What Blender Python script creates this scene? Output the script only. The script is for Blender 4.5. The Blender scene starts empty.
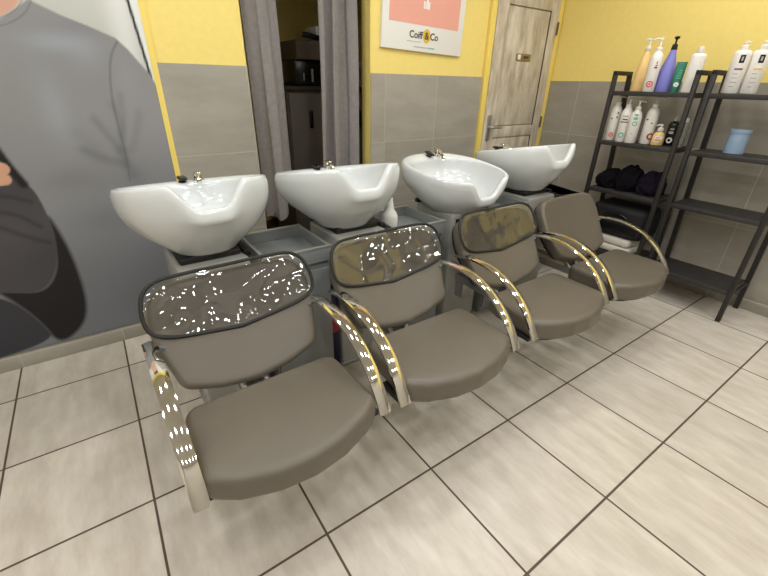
import bpy, bmesh, math, random
import numpy as np
from mathutils import Vector, Matrix
random.seed(7)
SC = bpy.context.scene
COL = SC.collection
PI = math.pi

# ------------------------------------------------------------------ colour / materials
def lin(c):
    return tuple(((v/255)/12.92 if v/255 <= .04045 else ((v/255+.055)/1.055)**2.4) for v in c)

def newmat(name):
    m = bpy.data.materials.new(name); m.use_nodes = True
    nt = m.node_tree
    return m, nt, nt.nodes['Principled BSDF']

def mat(name, rgb, rough=.5, metal=0., spec=.5, bump=0., bscale=200., vary=0., vscale=6., coat=0., trans=0., alpha=1.):
    m, nt, p = newmat(name)
    c = lin(rgb)+(1,)
    p.inputs['Base Color'].default_value = c
    p.inputs['Roughness'].default_value = rough
    p.inputs['Metallic'].default_value = metal
    p.inputs['Specular IOR Level'].default_value = spec
    p.inputs['Coat Weight'].default_value = coat
    p.inputs['Transmission Weight'].default_value = trans
    if vary or bump:
        tc = nt.nodes.new('ShaderNodeTexCoord')
    if vary:
        n = nt.nodes.new('ShaderNodeTexNoise'); n.inputs['Scale'].default_value = vscale; n.inputs['Detail'].default_value = 6
        nt.links.new(tc.outputs['Object'], n.inputs['Vector'])
        r = nt.nodes.new('ShaderNodeMapRange'); r.inputs['To Min'].default_value = 1-vary; r.inputs['To Max'].default_value = 1+vary
        r.inputs['From Min'].default_value = .3; r.inputs['From Max'].default_value = .7
        nt.links.new(n.outputs['Fac'], r.inputs['Value'])
        h = nt.nodes.new('ShaderNodeMix'); h.data_type = 'RGBA'; h.blend_type = 'MULTIPLY'; h.inputs[0].default_value = 1
        h.inputs[6].default_value = c
        nt.links.new(r.outputs['Result'], h.inputs[7]); nt.links.new(h.outputs[2], p.inputs['Base Color'])
    if bump:
        n2 = nt.nodes.new('ShaderNodeTexNoise'); n2.inputs['Scale'].default_value = bscale; n2.inputs['Detail'].default_value = 3
        nt.links.new(tc.outputs['Object'], n2.inputs['Vector'])
        b = nt.nodes.new('ShaderNodeBump'); b.inputs['Strength'].default_value = bump; b.inputs['Distance'].default_value = .002
        nt.links.new(n2.outputs['Fac'], b.inputs['Height']); nt.links.new(b.outputs['Normal'], p.inputs['Normal'])
    return m

def tile_mat(name, base, dark, grout, pitch, off, gw, axes, streak, rough=.35, spec=.4):
    """square tiles in object (= world) coordinates; axes = the two coordinates that run along the surface"""
    m, nt, p = newmat(name)
    N, L = nt.nodes.new, nt.links.new
    tc = N('ShaderNodeTexCoord'); sep = N('ShaderNodeSeparateXYZ'); L(tc.outputs['Object'], sep.inputs[0])
    masks = []; cells = []
    for k, a in enumerate(axes):
        s = N('ShaderNodeMath'); s.operation = 'SUBTRACT'; s.inputs[1].default_value = off[k]; L(sep.outputs['XYZ'.index(a)], s.inputs[0])
        d = N('ShaderNodeMath'); d.operation = 'DIVIDE'; d.inputs[1].default_value = pitch[k]; L(s.outputs[0], d.inputs[0])
        fl = N('ShaderNodeMath'); fl.operation = 'FLOOR'; L(d.outputs[0], fl.inputs[0]); cells.append(fl)
        pp = N('ShaderNodeMath'); pp.operation = 'PINGPONG'; pp.inputs[1].default_value = .5; L(d.outputs[0], pp.inputs[0])
        lt = N('ShaderNodeMapRange'); lt.inputs['From Min'].default_value = gw[k]/pitch[k]/2; lt.inputs['From Max'].default_value = gw[k]/pitch[k]/2+.003
        lt.inputs['To Min'].default_value = 1; lt.inputs['To Max'].default_value = 0
        L(pp.outputs[0], lt.inputs['Value']); masks.append(lt)
    mx = N('ShaderNodeMath'); mx.operation = 'MAXIMUM'; L(masks[0].outputs[0], mx.inputs[0]); L(masks[1].outputs[0], mx.inputs[1])
    cv = N('ShaderNodeCombineXYZ'); L(cells[0].outputs[0], cv.inputs[0]); L(cells[1].outputs[0], cv.inputs[1])
    wn = N('ShaderNodeTexWhiteNoise'); L(cv.outputs[0], wn.inputs['Vector'])
    mp = N('ShaderNodeMapping'); mp.inputs['Scale'].default_value = streak; L(tc.outputs['Object'], mp.inputs['Vector'])
    ad = N('ShaderNodeVectorMath'); ad.operation = 'ADD'; L(mp.outputs[0], ad.inputs[0]); L(wn.outputs['Color'], ad.inputs[1])
    n1 = N('ShaderNodeTexNoise'); n1.inputs['Scale'].default_value = 1; n1.inputs['Detail'].default_value = 8; n1.inputs['Roughness'].default_value = .62
    L(ad.outputs[0], n1.inputs['Vector'])
    r = N('ShaderNodeMapRange'); r.inputs['From Min'].default_value = .36; r.inputs['From Max'].default_value = .66; L(n1.outputs['Fac'], r.inputs['Value'])
    c1 = N('ShaderNodeMix'); c1.data_type = 'RGBA'; c1.inputs[6].default_value = lin(dark)+(1,); c1.inputs[7].default_value = lin(base)+(1,)
    L(r.outputs[0], c1.inputs[0])
    tv = N('ShaderNodeMapRange'); tv.inputs['To Min'].default_value = .93; tv.inputs['To Max'].default_value = 1.05; L(wn.outputs['Value'], tv.inputs['Value'])
    c2 = N('ShaderNodeMix'); c2.data_type = 'RGBA'; c2.blend_type = 'MULTIPLY'; c2.inputs[0].default_value = 1
    L(c1.outputs[2], c2.inputs[6]); L(tv.outputs[0], c2.inputs[7])
    c3 = N('ShaderNodeMix'); c3.data_type = 'RGBA'; c3.inputs[7].default_value = lin(grout)+(1,)
    L(mx.outputs[0], c3.inputs[0]); L(c2.outputs[2], c3.inputs[6]); L(c3.outputs[2], p.inputs['Base Color'])
    rr = N('ShaderNodeMapRange'); rr.inputs['To Min'].default_value = rough; rr.inputs['To Max'].default_value = .8; L(mx.outputs[0], rr.inputs['Value']); L(rr.outputs[0], p.inputs['Roughness'])
    p.inputs['Specular IOR Level'].default_value = spec
    b = N('ShaderNodeBump'); b.inputs['Strength'].default_value = .35; b.inputs['Distance'].default_value = .002; b.invert = True
    L(mx.outputs[0], b.inputs['Height']); L(b.outputs['Normal'], p.inputs['Normal'])
    return m

def emis(name, rgb, s):
    m = bpy.data.materials.new(name); m.use_nodes = True
    nt = m.node_tree; nt.nodes.clear()
    e = nt.nodes.new('ShaderNodeEmission'); e.inputs[0].default_value = lin(rgb)+(1,); e.inputs[1].default_value = s
    o = nt.nodes.new('ShaderNodeOutputMaterial'); nt.links.new(e.outputs[0], o.inputs[0])
    return m

def vinyl_mat():
    m = bpy.data.materials.new('clear_vinyl'); m.use_nodes = True
    nt = m.node_tree; nt.nodes.clear(); N, L = nt.nodes.new, nt.links.new
    o = N('ShaderNodeOutputMaterial'); mix = N('ShaderNodeMixShader'); tr = N('ShaderNodeBsdfTransparent'); gl = N('ShaderNodeBsdfGlossy')
    tr.inputs[0].default_value = (.99, .99, .98, 1)
    gl.inputs['Roughness'].default_value = .025; gl.inputs[0].default_value = (1, 1, 1, 1)
    tc = N('ShaderNodeTexCoord')
    n = N('ShaderNodeTexNoise'); n.inputs['Scale'].default_value = 6; n.inputs['Detail'].default_value = .8; n.inputs['Roughness'].default_value = .5; n.inputs['Distortion'].default_value = 2.0
    oi = N('ShaderNodeObjectInfo'); ad = N('ShaderNodeVectorMath'); ad.operation = 'ADD'; ml = N('ShaderNodeMath'); ml.operation = 'MULTIPLY'; ml.inputs[1].default_value = 37
    L(oi.outputs['Random'], ml.inputs[0]); L(tc.outputs['Object'], ad.inputs[0]); L(ml.outputs[0], ad.inputs[1]); L(ad.outputs[0], n.inputs['Vector'])
    b = N('ShaderNodeBump'); b.inputs['Strength'].default_value = .42; b.inputs['Distance'].default_value = .03
    L(n.outputs['Fac'], b.inputs['Height']); L(b.outputs[0], gl.inputs['Normal'])
    fr = N('ShaderNodeFresnel'); fr.inputs[0].default_value = 1.6; L(b.outputs[0], fr.inputs['Normal'])
    ma = N('ShaderNodeMath'); ma.operation = 'ADD'; ma.inputs[1].default_value = .03; L(fr.outputs[0], ma.inputs[0])
    L(ma.outputs[0], mix.inputs[0]); L(tr.outputs[0], mix.inputs[1]); L(gl.outputs[0], mix.inputs[2]); L(mix.outputs[0], o.inputs[0])
    return m

def wood_mat(name, a, b, sc):
    m, nt, p = newmat(name); N, L = nt.nodes.new, nt.links.new
    tc = N('ShaderNodeTexCoord'); mp = N('ShaderNodeMapping'); mp.inputs['Scale'].default_value = sc; L(tc.outputs['Object'], mp.inputs[0])
    n = N('ShaderNodeTexNoise'); n.inputs['Scale'].default_value = 1; n.inputs['Detail'].default_value = 8; n.inputs['Roughness'].default_value = .65; L(mp.outputs[0], n.inputs['Vector'])
    r = N('ShaderNodeMapRange'); r.inputs['From Min'].default_value = .36; r.inputs['From Max'].default_value = .62; L(n.outputs['Fac'], r.inputs[0])
    c = N('ShaderNodeMix'); c.data_type = 'RGBA'; c.inputs[6].default_value = lin(a)+(1,); c.inputs[7].default_value = lin(b)+(1,)
    L(r.outputs[0], c.inputs[0]); L(c.outputs[2], p.inputs['Base Color']); p.inputs['Roughness'].default_value = .6
    bp = N('ShaderNodeBump'); bp.inputs['Strength'].default_value = .2; bp.inputs['Distance'].default_value = .003; L(n.outputs['Fac'], bp.inputs['Height']); L(bp.outputs[0], p.inputs['Normal'])
    return m

def attr_mat(name, rough=.45):
    m, nt, p = newmat(name)
    a = nt.nodes.new('ShaderNodeAttribute'); a.attribute_name = 'print'
    nt.links.new(a.outputs['Color'], p.inputs['Base Color']); p.inputs['Roughness'].default_value = rough; p.inputs['Specular IOR Level'].default_value = .3
    return m

M = dict(
    leather=mat('taupe_leather', (98, 91, 80), .33, spec=.45, bump=.35, bscale=420, vary=.05, vscale=9),
    shell=mat('black_plastic', (26, 25, 24), .45, bump=.2, bscale=300),
    piping=mat('dark_piping', (24, 22, 19), .6),
    chrome=mat('chrome', (235, 233, 228), .06, metal=1),
    chrome_dark=mat('brushed_steel', (176, 176, 172), .3, metal=.7),
    ceramic=mat('white_ceramic', (212, 216, 217), .12, spec=.5, coat=.3),
    column=mat('pale_grey_lacquer', (158, 157, 152), .22, vary=.03),
    cabinet=mat('slate_grey_lacquer', (132, 136, 135), .3, vary=.04, vscale=4),
    cabinet_dark=mat('dark_grey_lacquer', (92, 94, 93), .4),
    vinyl=vinyl_mat(),
    yellow=mat('yellow_paint', (240, 217, 130), .75, spec=.2, bump=.5, bscale=90, vary=.02, vscale=30),
    trim=mat('yellow_trim_paint', (240, 214, 112), .5),
    ceiling=mat('white_ceiling_paint', (200, 197, 190), .9),
    greige=mat('greige_paint', (184, 178, 168), .85),
    cream=mat('cream_paint', (226, 220, 204), .85),
    black_metal=mat('black_powder_coat', (38, 36, 34), .5, bump=.15, bscale=500),
    shelf_board=mat('dark_shelf_board', (46, 44, 43), .55, vary=.08, vscale=30),
    curtain=mat('grey_velvet', (136, 131, 129), .95, spec=.1, bump=.5, bscale=260, vary=.08, vscale=40),
    white_plastic=mat('white_plastic', (232, 228, 222), .3),
    soft_white=mat('milky_plastic', (226, 226, 218), .35),
    peach=mat('peach_plastic', (243, 206, 140), .3),
    violet=mat('violet_plastic', (122, 122, 196), .3),
    green=mat('teal_plastic', (38, 120, 100), .35),
    black=mat('black_gloss', (22, 21, 22), .25),
    matte_black=mat('matte_black', (20, 19, 21), .7),
    blue_tin=mat('pale_blue_tin', (140, 164, 190), .35),
    red=mat('red_print', (214, 64, 56), .5),
    maroon=mat('maroon_print', (150, 34, 52), .5),
    mint=mat('mint_print', (96, 180, 158), .5),
    grey_print=mat('grey_print', (70, 66, 66), .5),
    pale_print=mat('pale_grey_print', (172, 168, 166), .5),
    orange=mat('orange_print', (228, 160, 60), .5),
    purple_print=mat('purple_print', (124, 84, 120), .5),
    yellow_print=mat('yellow_print', (224, 190, 88), .5),
    pink=mat('salmon_print', (232, 166, 150), .6),
    paper=mat('white_paper', (238, 236, 232), .55),
    ink=mat('dark_ink', (62, 56, 48), .6),
    gold=mat('golden_print', (222, 180, 58), .5),
    towel_black=mat('black_towelling', (17, 15, 19), .95, bump=.8, bscale=220, spec=.1),
    towel_plum=mat('plum_black_towelling', (28, 22, 34), .95, bump=.8, bscale=220, spec=.1),
    towel_white=mat('white_towelling', (214, 208, 196), .9, bump=.6, bscale=220),
    door=wood_mat('weathered_greige_wood', (172, 159, 138), (214, 204, 186), (17, 17, 4)),
    door_dark=mat('worn_brass_dark', (96, 88, 76), .4, metal=.5),
    plaque=mat('bronze_plaque', (150, 130, 96), .35, metal=.4),
    brown=wood_mat('dark_brown_laminate', (58, 44, 34), (76, 58, 44), (3, 20, 3)),
    backcab=mat('grey_brown_melamine', (120, 112, 100), .5),
    cardboard=mat('brown_cardboard', (110, 98, 84), .8, vary=.06, vscale=20),
    packet=mat('blue_wrapper', (18, 20, 58), .35),
    glass=mat('smoky_clear_plastic', (205, 205, 200), .15, trans=.75),
    amber=mat('soap_amber', (232, 196, 128), .25),
    alu=mat('aluminium_edge', (190, 186, 176), .35, metal=.6),
    print=attr_mat('printed_mural'),
    led=emis('led_diffuser', (247, 248, 247), 75.0),
    rim=mat('white_lamp_rim', (235, 235, 232), .4),
)
M['floor'] = tile_mat('floor_tiles', (208, 200, 188), (188, 179, 166), (84, 70, 58), (.4515, .4515), (-.1331, .2994), (.0065, .0065), 'XY', (17, 5.0, 4), .32)
M['walltile_back'] = tile_mat('wall_tiles_back', (168, 163, 152), (156, 151, 140), (182, 176, 164), (.447, .449), (.322, .072), (.003, .003), 'XZ', (3, 3, 9), .4)
M['walltile_right'] = tile_mat('wall_tiles_right', (160, 154, 143), (148, 142, 131), (186, 180, 168), (.449, .449), (.30, .072), (.003, .003), 'YZ', (3, 3, 9), .4)
M['brown_floor'] = wood_mat('brown_floorboards', (52, 38, 28), (74, 54, 40), (3, 24, 3))

# ------------------------------------------------------------------ mesh helper
class MB:
    def __init__(s): s.v = []; s.f = []; s.mi = []; s.k = 0
    def add(s, vs, fs):
        o = len(s.v); s.v += [tuple(v) for v in vs]
        for f in fs: s.f.append(tuple(o+i for i in f)); s.mi.append(s.k)
        return s
    def box(s, x0, x1, y0, y1, z0, z1, bev=0., xf=None, seg=2):
        bm = bmesh.new(); bmesh.ops.create_cube(bm, size=1)
        for v in bm.verts: v.co = Vector(((x0+x1)/2+v.co.x*(x1-x0), (y0+y1)/2+v.co.y*(y1-y0), (z0+z1)/2+v.co.z*(z1-z0)))
        if bev: bmesh.ops.bevel(bm, geom=list(bm.edges), offset=bev, segments=seg, profile=.5, affect='EDGES', clamp_overlap=True)
        bm.verts.index_update()
        vs = [(xf @ v.co if xf else v.co.copy()) for v in bm.verts]; fs = [[v.index for v in f.verts] for f in bm.faces]; bm.free()
        return s.add(vs, fs)
    def rings(s, loops, cap0=True, cap1=True, closed=True):
        n = len(loops[0]); vs = [p for l in loops for p in l]; fs = []
        for i in range(len(loops)-1):
            for j in range(n if closed else n-1):
                a, b = i*n+j, i*n+(j+1) % n
                fs.append((a, b, b+n, a+n))
        if cap0: fs.append(tuple(reversed(range(n))))
        if cap1: fs.append(tuple((len(loops)-1)*n+j for j in range(n)))
        return s.add(vs, fs)
    def lathe(s, prof, c=(0, 0, 0), n=28, sx=1., sy=1., shear=None):
        L = []
        for r, z in prof:
            L.append([(c[0]+r*sx*math.cos(2*PI*j/n), c[1]+r*sy*math.sin(2*PI*j/n), c[2]+z) for j in range(n)])
        return s.rings(L)
    def tube(s, path, r, n=10, closed=False, caps=True):
        P = [Vector(p) for p in path]; m = len(P); L = []; up = None
        rr = r if hasattr(r, '__len__') else [r]*m
        for i, p in enumerate(P):
            a = P[(i-1) % m] if (closed or i > 0) else P[i]; b = P[(i+1) % m] if (closed or i < m-1) else P[i]
            t = (b-a).normalized()
            if up is None:
                up = Vector((0, 0, 1)) if abs(t.z) < .9 else Vector((1, 0, 0))
            up = (up-t*up.dot(t)).normalized(); sd = t.cross(up)
            L.append([p+rr[i]*(math.cos(2*PI*j/n)*sd+math.sin(2*PI*j/n)*up) for j in range(n)])
        if closed: L.append(L[0]); return s.rings(L, False, False)
        return s.rings(L, caps, caps)
    def sweep(s, path, prof, side):
        """sweep a closed 2-D profile (a along 'side', b along the path normal) along a planar path"""
        P = [Vector(p) for p in path]; S = Vector(side); L = []
        for i, p in enumerate(P):
            t = (P[min(i+1, len(P)-1)]-P[max(i-1, 0)]).normalized(); nn = t.cross(S).normalized()
            L.append([p+S*a+nn*b for a, b in prof])
        return s.rings(L)
    def build(s, name, m, parent=None, loc=None, rot=None, off=(0, 0, 0), ang=35, smooth=True):
        me = bpy.data.meshes.new(name)
        o_ = Vector(off)
        me.from_pydata([tuple(Vector(v)-o_) for v in s.v], [], s.f)
        bm = bmesh.new(); bm.from_mesh(me); bmesh.ops.remove_doubles(bm, verts=bm.verts, dist=1e-6); 
        me2 = bm
        bmesh.ops.recalc_face_normals(bm, faces=bm.faces); bm.to_mesh(me); bm.free()
        ms = m if isinstance(m, (list, tuple)) else [m]
        for q in ms: me.materials.append(q)
        if len(ms) > 1 and len(me.polygons) == len(s.mi):
            for p_, k in zip(me.polygons, s.mi): p_.material_index = k
        if smooth:
            me.shade_smooth(); me.set_sharp_from_angle(angle=math.radians(ang))
        o = bpy.data.objects.new(name, me); COL.objects.link(o)
        if parent: o.parent = parent
        if loc: o.location = loc
        if rot: o.rotation_euler = rot
        return o

def tag(o, label=None, cat=None, group=None, kind=None):
    if label: o['label'] = label
    if cat: o['category'] = cat
    if group: o['group'] = group
    if kind: o['kind'] = kind
    return o
def empty(name, loc, rz=0., label=None, cat=None, group=None):
    o = bpy.data.objects.new(name, None); COL.objects.link(o); o.location = loc; o.rotation_euler = (0, 0, rz); o.empty_display_size = .05
    return tag(o, label, cat, group)
def kids(o): return [c for c in COL.objects if c.parent == o]
def copy_tree(o, parent=None):
    c = o.copy(); COL.objects.link(c)
    if parent: c.parent = parent
    for k in kids(o): copy_tree(k, c)
    return c
def bez(p, n):
    p = [Vector(q) for q in p]; out = []
    for i in range(n+1):
        t = i/n; q = p[:]
        while len(q) > 1: q = [q[j].lerp(q[j+1], t) for j in range(len(q)-1)]
        out.append(q[0])
    return out
def round_poly(pts, n=96):
    """pts: (u, v, radius); returns n evenly spaced points round the filleted outline"""
    P = [Vector((p[0], p[1])) for p in pts]; out = []
    for i, p in enumerate(P):
        r = pts[i][2]; a = P[i-1]; b = P[(i+1) % len(P)]
        if r <= 0: out.append(p); continue
        da = min(r, (a-p).length*.5); db = min(r, (b-p).length*.5)
        q0 = p+(a-p).normalized()*da; q1 = p+(b-p).normalized()*db
        for k in range(9):
            t = k/8; out.append(q0*(1-t)**2+p*2*t*(1-t)+q1*t*t)
    L = [0.]; m = len(out)
    for i in range(m): L.append(L[-1]+(out[(i+1) % m]-out[i]).length)
    res = []; j = 0
    for i in range(n):
        d = L[-1]*i/n
        while L[j+1] < d: j += 1
        t = (d-L[j])/max(1e-9, L[j+1]-L[j]); res.append(out[j].lerp(out[(j+1) % m], t))
    return res
def inset(pts, d):
    n = len(pts); area = sum(pts[i].x*pts[(i+1) % n].y-pts[(i+1) % n].x*pts[i].y for i in range(n)); s = 1 if area > 0 else -1
    out = []
    for i in range(n):
        t = (pts[(i+1) % n]-pts[i-1]).normalized(); out.append(pts[i]+Vector((-t.y, t.x))*d*s)
    return out
def cushion(mb, outline, T, r, crown, fn, w0=0.):
    c = sum(outline, Vector((0, 0)))/len(outline); loops = []
    def put(pts, w): loops.append([fn(p.x, p.y, w0+w) for p in pts])
    for k in range(5):
        a = k/4*PI/2; put(inset(outline, r*(1-math.sin(a))), r*(1-math.cos(a)))
    for k in range(5):
        a = k/4*PI/2; put(inset(outline, r*(1-math.cos(a))), T-r+r*math.sin(a))
    top = inset(outline, r)
    for s in (.93, .82, .68, .5, .3, .1): put([c+(p-c)*s for p in top], T+crown*(1-s*s))
    mb.rings(loops); return mb
def sstep(a, b, x):
    t = min(1, max(0, (x-a)/(b-a))); return t*t*(3-2*t)

# ------------------------------------------------------------------ camera (solved from the floor grid)
f_px, yaw, pitch, roll = 397.647, .956905, .475305, .020149
cyw, syw, cp, sp = math.cos(yaw), math.sin(yaw), math.cos(pitch), math.sin(pitch)
fw = Vector((cyw*cp, syw*cp, -sp)); rt = Vector((syw, -cyw, 0)); up = rt.cross(fw)
r2 = rt*math.cos(roll)+up*math.sin(roll); u2 = up*math.cos(roll)-rt*math.sin(roll)
cam = bpy.data.cameras.new('camera'); cam.sensor_width = 36; cam.lens = 36*f_px/768; cam.clip_start = .02
co = bpy.data.objects.new('camera', cam); COL.objects.link(co)
Rm = Matrix((r2, u2, -fw)).transposed().to_4x4(); Rm.translation = Vector((0, 0, 1.331)); co.matrix_world = Rm
SC.camera = co

# ------------------------------------------------------------------ setting
WY, WX, ZC = 2.398, 3.40, 2.62
X0, Y0 = -2.2, -2.4
TT = 1.395          # top of the wall tiling
st = lambda o: tag(o, kind='structure')
st(MB().box(X0-.1, WX+.1, Y0-.1, WY+.1, -.08, 0).build('floor', M['floor'], smooth=False))
st(MB().box(X0-.1, WX+.1, Y0-.1, 4.2, ZC, ZC+.08).build('ceiling', M['ceiling'], smooth=False))
# back wall with the curtained opening: yellow paint above, tiles below
OX0, OX1, OZ = .77, 1.55, 2.44
b = MB(); b.box(X0, OX0, WY, WY+.1, 0, ZC); b.box(OX1, WX+.1, WY, WY+.1, 0, ZC); b.box(OX0, OX1, WY, WY+.1, OZ, ZC)
st(b.build('wall_back', M['yellow'], smooth=False))
b = MB(); b.box(.343, OX0, WY-.008, WY, 0, TT+.004); b.box(1.552, 2.560, WY-.008, WY, 0, TT-.008)
st(b.build('trim_1', M['walltile_back'], smooth=False))
st(MB().box(WX, WX+.1, Y0, WY+.1, 0, ZC).build('wall_right', M['yellow'], smooth=False))
st(MB().box(WX-.008, WX, Y0, WY, 0, 1.375).build('trim_2', M['walltile_right'], smooth=False))
st(MB().box(X0-.1, X0, Y0, WY+.1, 0, ZC).build('wall_left', M['cream'], smooth=False))
st(MB().box(X0, WX, Y0-.1, Y0, 0, ZC).build('wall_front', M['greige'], smooth=False))
st(MB().box(X0, OX0, WY-.02, WY-.009, 0, .078, .002).build('baseboard_left', M['walltile_back']))
st(MB().box(OX1+.01, 2.60, WY-.02, WY-.009, 0, .078, .002).build('baseboard_back', M['walltile_back']))
st(MB().box(WX-.02, WX-.009, Y0, WY-.02, 0, .078, .002).build('baseboard_right', M['walltile_right']))
# yellow strips: beside the mural, round the opening, the door frame
st(MB().box(.318, .343, WY-.009, WY, .08, 2.3).build('trim_3', M['trim'], smooth=False))
b = MB(); b.box(2.562, 2.612, WY-.03, WY, 0, 2.14, .004); b.box(3.338, WX-.009, WY-.03, WY, 0, 2.14, .004); b.box(2.562, WX-.009, WY-.03, WY, 2.08, 2.14, .004)
st(b.build('trim_4', M['trim']))
# back room behind the curtain
b = MB(); b.box(.2, .3, WY+.1, 4.1, 0, ZC); b.box(2.9, 3.0, WY+.1, 4.1, 0, ZC); b.box(.2, 3.0, 4.1, 4.2, 0, ZC)
st(b.build('wall_backroom', M['yellow'], smooth=False))
st(MB().box(.3, 2.9, WY+.1, 4.1, -.08, 0).build('floor_backroom', M['brown_floor'], smooth=False))

# weathered door
d = MB(); DX0, DX1, DYF = 2.616, 3.334, WY-.028
d.box(DX0, DX1, DYF+.012, WY-.002, 0.012, 2.075)
door = d.build('door_1', M['door'], smooth=False); st(door)
def frame_piece(x0, x1, z0, z1): return MB().box(x0, x1, DYF-.006, DYF+.012, z0, z1, .003)
b = MB()
for x0, x1, z0, z1 in ((DX0, 2.735, .012, 2.075), (3.235, DX1, .012, 2.075), (2.735, 3.235, .012, .16), (2.735, 3.235, .945, 1.03), (2.735, 3.235, 1.86, 2.075)):
    b.box(x0, x1, DYF-.006, DYF+.012, z0, z1, .004)
b.build('stile_frame', M['door'], door)
for z0, z1 in ((.17, .935), (1.04, 1.85)):
    b = MB(); b.box(2.741, 3.229, DYF-.001, DYF+.012, z0-.004, z1+.004, .0105, seg=3); b.build('raised_panel', M['door'], door)
b = MB(); b.box(2.645, 2.685, DYF-.016, DYF-.006, .93, 1.12, .004)
pl = b.build('lock_plate', M['chrome_dark'], door)
b = MB(); b.tube([(2.665, DYF-.016, 1.03), (2.665, DYF-.05, 1.03), (2.68, DYF-.055, 1.03), (2.77, DYF-.055, 1.028)], .009); b.build('lever_handle', M['chrome_dark'], door)
for z in (.3, 1.05, 1.75):
    MB().tube([(3.336, DYF-.01, z-.045), (3.336, DYF-.01, z+.045)], .008).build('hinge', M['door_dark'], door)
sg = empty('door_plaque', (2.973, DYF-.001, 1.533), 0, 'small bronze plaque with a pale symbol on the weathered door', 'sign')
MB().box(-.088, .088, -.008, .001, -.025, .025, .004).build('plate', M['plaque'], sg)
b = MB(); b.box(-.075, -.042, -.0095, -.008, -.017, .017); b.build('symbol', M['paper'], sg)
b = MB()
for i, w in enumerate((.012, .009, .006, .010, .007)): b.box(-.005+i*.013, -.005+i*.013+w, -.0095, -.008, -.008, .010)
b.build('lettering', M['ink'], sg)

# ------------------------------------------------------------------ printed wall mural
def seg_d(px, pz, a, b):
    ax, az = a; bx, bz = b; dx, dz = bx-ax, bz-az
    t = np.clip(((px-ax)*dx+(pz-az)*dz)/(dx*dx+dz*dz+1e-12), 0, 1)
    return np.hypot(px-ax-t*dx, pz-az-t*dz)
def poly_sd(px, pz, poly):
    d = np.full(px.shape, 9.); ins = np.zeros(px.shape, bool); n = len(poly)
    for i in range(n):
        a, b_ = poly[i], poly[(i+1) % n]; d = np.minimum(d, seg_d(px, pz, a, b_))
        c = ((a[1] > pz) != (b_[1] > pz)) & (px < (b_[0]-a[0])*(pz-a[1])/(b_[1]-a[1]+1e-12)+a[0]); ins ^= c
    return np.where(ins, d, -d)
def chai(p, closed=True, it=3):
    for _ in range(it):
        q = []; n = len(p)
        for i in range(n if closed else n-1):
            a, b_ = p[i], p[(i+1) % n]; q += [(a[0]*.75+b_[0]*.25, a[1]*.75+b_[1]*.25), (a[0]*.25+b_[0]*.75, a[1]*.25+b_[1]*.75)]
        p = q if closed else [p[0]]+q+[p[-1]]
    return p
def line_d(px, pz, pts):
    if len(pts) > 2: pts = chai(pts, False)
    d = np.full(px.shape, 9.)
    for i in range(len(pts)-1): d = np.minimum(d, seg_d(px, pz, pts[i], pts[i+1]))
    return d
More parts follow.
